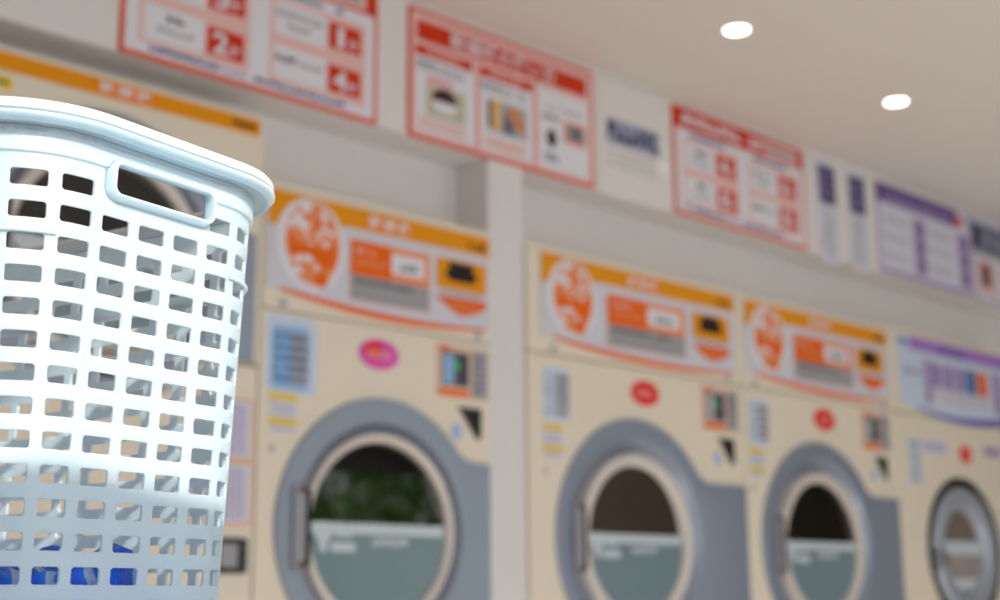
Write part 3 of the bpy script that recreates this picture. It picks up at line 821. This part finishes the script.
def towel():
    P = PM(); NA, NR = 120, 34; R = random.Random(4)
    ph = [R.uniform(0, 6) for _ in range(8)]
    def top(u, v):
        # heaped against the near left corner, falling away to the right and to the back
        hgt = .042 * math.exp(-((u - .004) / .030) ** 2) + .030 * math.exp(-((u + .09) / .07) ** 2)
        hgt *= 1 / (1 + math.exp((u - .028) / .007)) * (1 - .35 / (1 + math.exp(-(v + .02) / .03)))
        f = .007 * math.sin(70 * u + 30 * v + ph[0] + 2 * math.sin(25 * v)) + .005 * math.sin(110 * v - 45 * u + ph[1]) + .004 * math.sin(160 * u + 90 * v + ph[2])
        return -.004 + hgt + f * .8
    rings = []
    for k in range(NR + 1):
        t = 1 - k / NR
        ring = []
        for i in range(NA):
            s = PER * i / NA
            u, v, _, _ = per(s, inset(-.02) + .009)
            ring.append((u * max(t, .001), v * max(t, .001)))
        rings.append(ring)
    L = []
    for hb in (-.192, -.15, -.1, -.05):
        L.append([(*uv2w(BU + per(PER * i / NA, inset(hb) + .010)[0], BV + per(PER * i / NA, inset(hb) + .010)[1]), Z(hb)) for i in range(NA)])
    for ring in rings: L.append([(*uv2w(BU + u, BV + v), Z(top(u, v))) for u, v in ring])
    P.loops(L, 'towel_terry', True, True, True)
    tag(P.build('bath_towel', sharp=80), 'crumpled bright blue towel heaped inside the laundry basket', 'towel')
towel()

# work table that carries the basket (below the picture)
def table():
    bx, by = uv2w(BU, BV); zt = Z(BASE_H)
    root = empty('work_table', (bx, by + .05, 0), 'beige work table under the laundry basket', 'table')
    P = PM(); P.box(bx - .75, bx + .55, by - .32, by + .42, zt - .035, zt, 'table_top'); P.build('tabletop', root, bevel=.006)
    for sx in (bx - .69, bx + .45):
        for sy in (by - .27, by + .33):
            L = PM(); L.box(sx, sx + .045, sy, sy + .045, 0, zt - .035, 'table_leg'); L.build('leg', root, bevel=.004)
table()

# shrubs on the pavement, seen in the door glass
def shrub(x, y, h, seed, label):
    R = random.Random(seed)
    root = empty('leafy_shrub', (x, y, -.12), label, 'shrub', 'shrubs outside the shop window')
    T = PM(); n = 10
    T.loops([[(x + r * math.cos(2 * PI * i / n) + dx, y + r * math.sin(2 * PI * i / n), z) for i in range(n)] for r, z, dx in ((.05, -.12, 0), (.04, .5, .02), (.025, h * .75, .0))], 'bark', True, True, True); T.build('trunk', root)
    F = PM()
    for i in range(900):
        t = R.uniform(0, 2 * PI); q = R.random() ** .5; zz = R.uniform(.25, 1)
        w = .5 * math.sin(PI * min(1, zz * .9)) ** .6
        c = Vector((x + w * q * math.cos(t), y + w * q * math.sin(t), zz * h))
        a = Vector((R.gauss(0, 1), R.gauss(0, 1), R.gauss(0, 1))).normalized(); b = a.orthogonal().normalized()
        l, k = R.uniform(.05, .09), R.uniform(.02, .035)
        F.add([c - a * l, c + b * k, c + a * l, c - b * k], [(0, 1, 2, 3)], 'leaf')
    F.build('foliage', root)
shrub(4.9, -4.5, 1.9, 1, 'leafy green shrub outside the window, nearer the basket')
shrub(5.9, -4.7, 2.1, 2, 'leafy green shrub outside the window, farther from the basket')

# ------------------------------------------------------------------ light
w = bpy.data.worlds.new('sky'); S.world = w; w.use_nodes = True
nt = w.node_tree; bg = nt.nodes['Background']
tc = nt.nodes.new('ShaderNodeTexCoord'); sx = nt.nodes.new('ShaderNodeSeparateXYZ'); rp = nt.nodes.new('ShaderNodeValToRGB')
rp.color_ramp.elements[0].position = .0; rp.color_ramp.elements[0].color = (1, .96, .9, 1)
rp.color_ramp.elements[1].position = .6; rp.color_ramp.elements[1].color = (.56, .74, 1, 1)
nt.links.new(tc.outputs['Generated'], sx.inputs[0]); nt.links.new(sx.outputs['Z'], rp.inputs['Fac']); nt.links.new(rp.outputs['Color'], bg.inputs['Color'])
bg.inputs['Strength'].default_value = 1.5
sun = bpy.data.lights.new('sun', 'SUN'); sun.energy = 4.8; sun.angle = math.radians(.55); sun.color = (1, .94, .86)
so = bpy.data.objects.new('sun', sun); COL.objects.link(so)
el = math.radians(28); az = Vector((-.16, -1, 0)).normalized()
d = -(az * math.cos(el) + Vector((0, 0, math.sin(el))))
so.rotation_euler = d.to_track_quat('-Z', 'Y').to_euler(); so.location = (0, -8, 5)

# ------------------------------------------------------------------ camera
f, yaw, pitch, roll = 1409.27, -.7744, .2104, -.0081
fwd = Vector((-math.sin(yaw) * math.cos(pitch), math.cos(yaw) * math.cos(pitch), math.sin(pitch)))
right = Vector((math.cos(yaw), math.sin(yaw), 0)); up = right.cross(fwd)
r = math.cos(roll) * right + math.sin(roll) * up; u = -math.sin(roll) * right + math.cos(roll) * up
cam = bpy.data.cameras.new('camera'); co = bpy.data.objects.new('camera', cam); COL.objects.link(co)
co.matrix_world = Matrix(((r.x, u.x, -fwd.x, 0), (r.y, u.y, -fwd.y, CAMY), (r.z, u.z, -fwd.z, CZ), (0, 0, 0, 1)))
cam.sensor_width = 36; cam.lens = f * 36 / 1000; cam.clip_start = .05
cam.dof.use_dof = True; cam.dof.focus_distance = 1.0; cam.dof.aperture_fstop = 5.0
S.camera = co
S.view_settings.view_transform = 'Standard'; S.view_settings.look = 'None'
S.view_settings.exposure = .16; S.view_settings.gamma = 1; S.view_settings.use_curve_mapping = False
S.cycles.max_bounces = 10; S.cycles.diffuse_bounces = 6
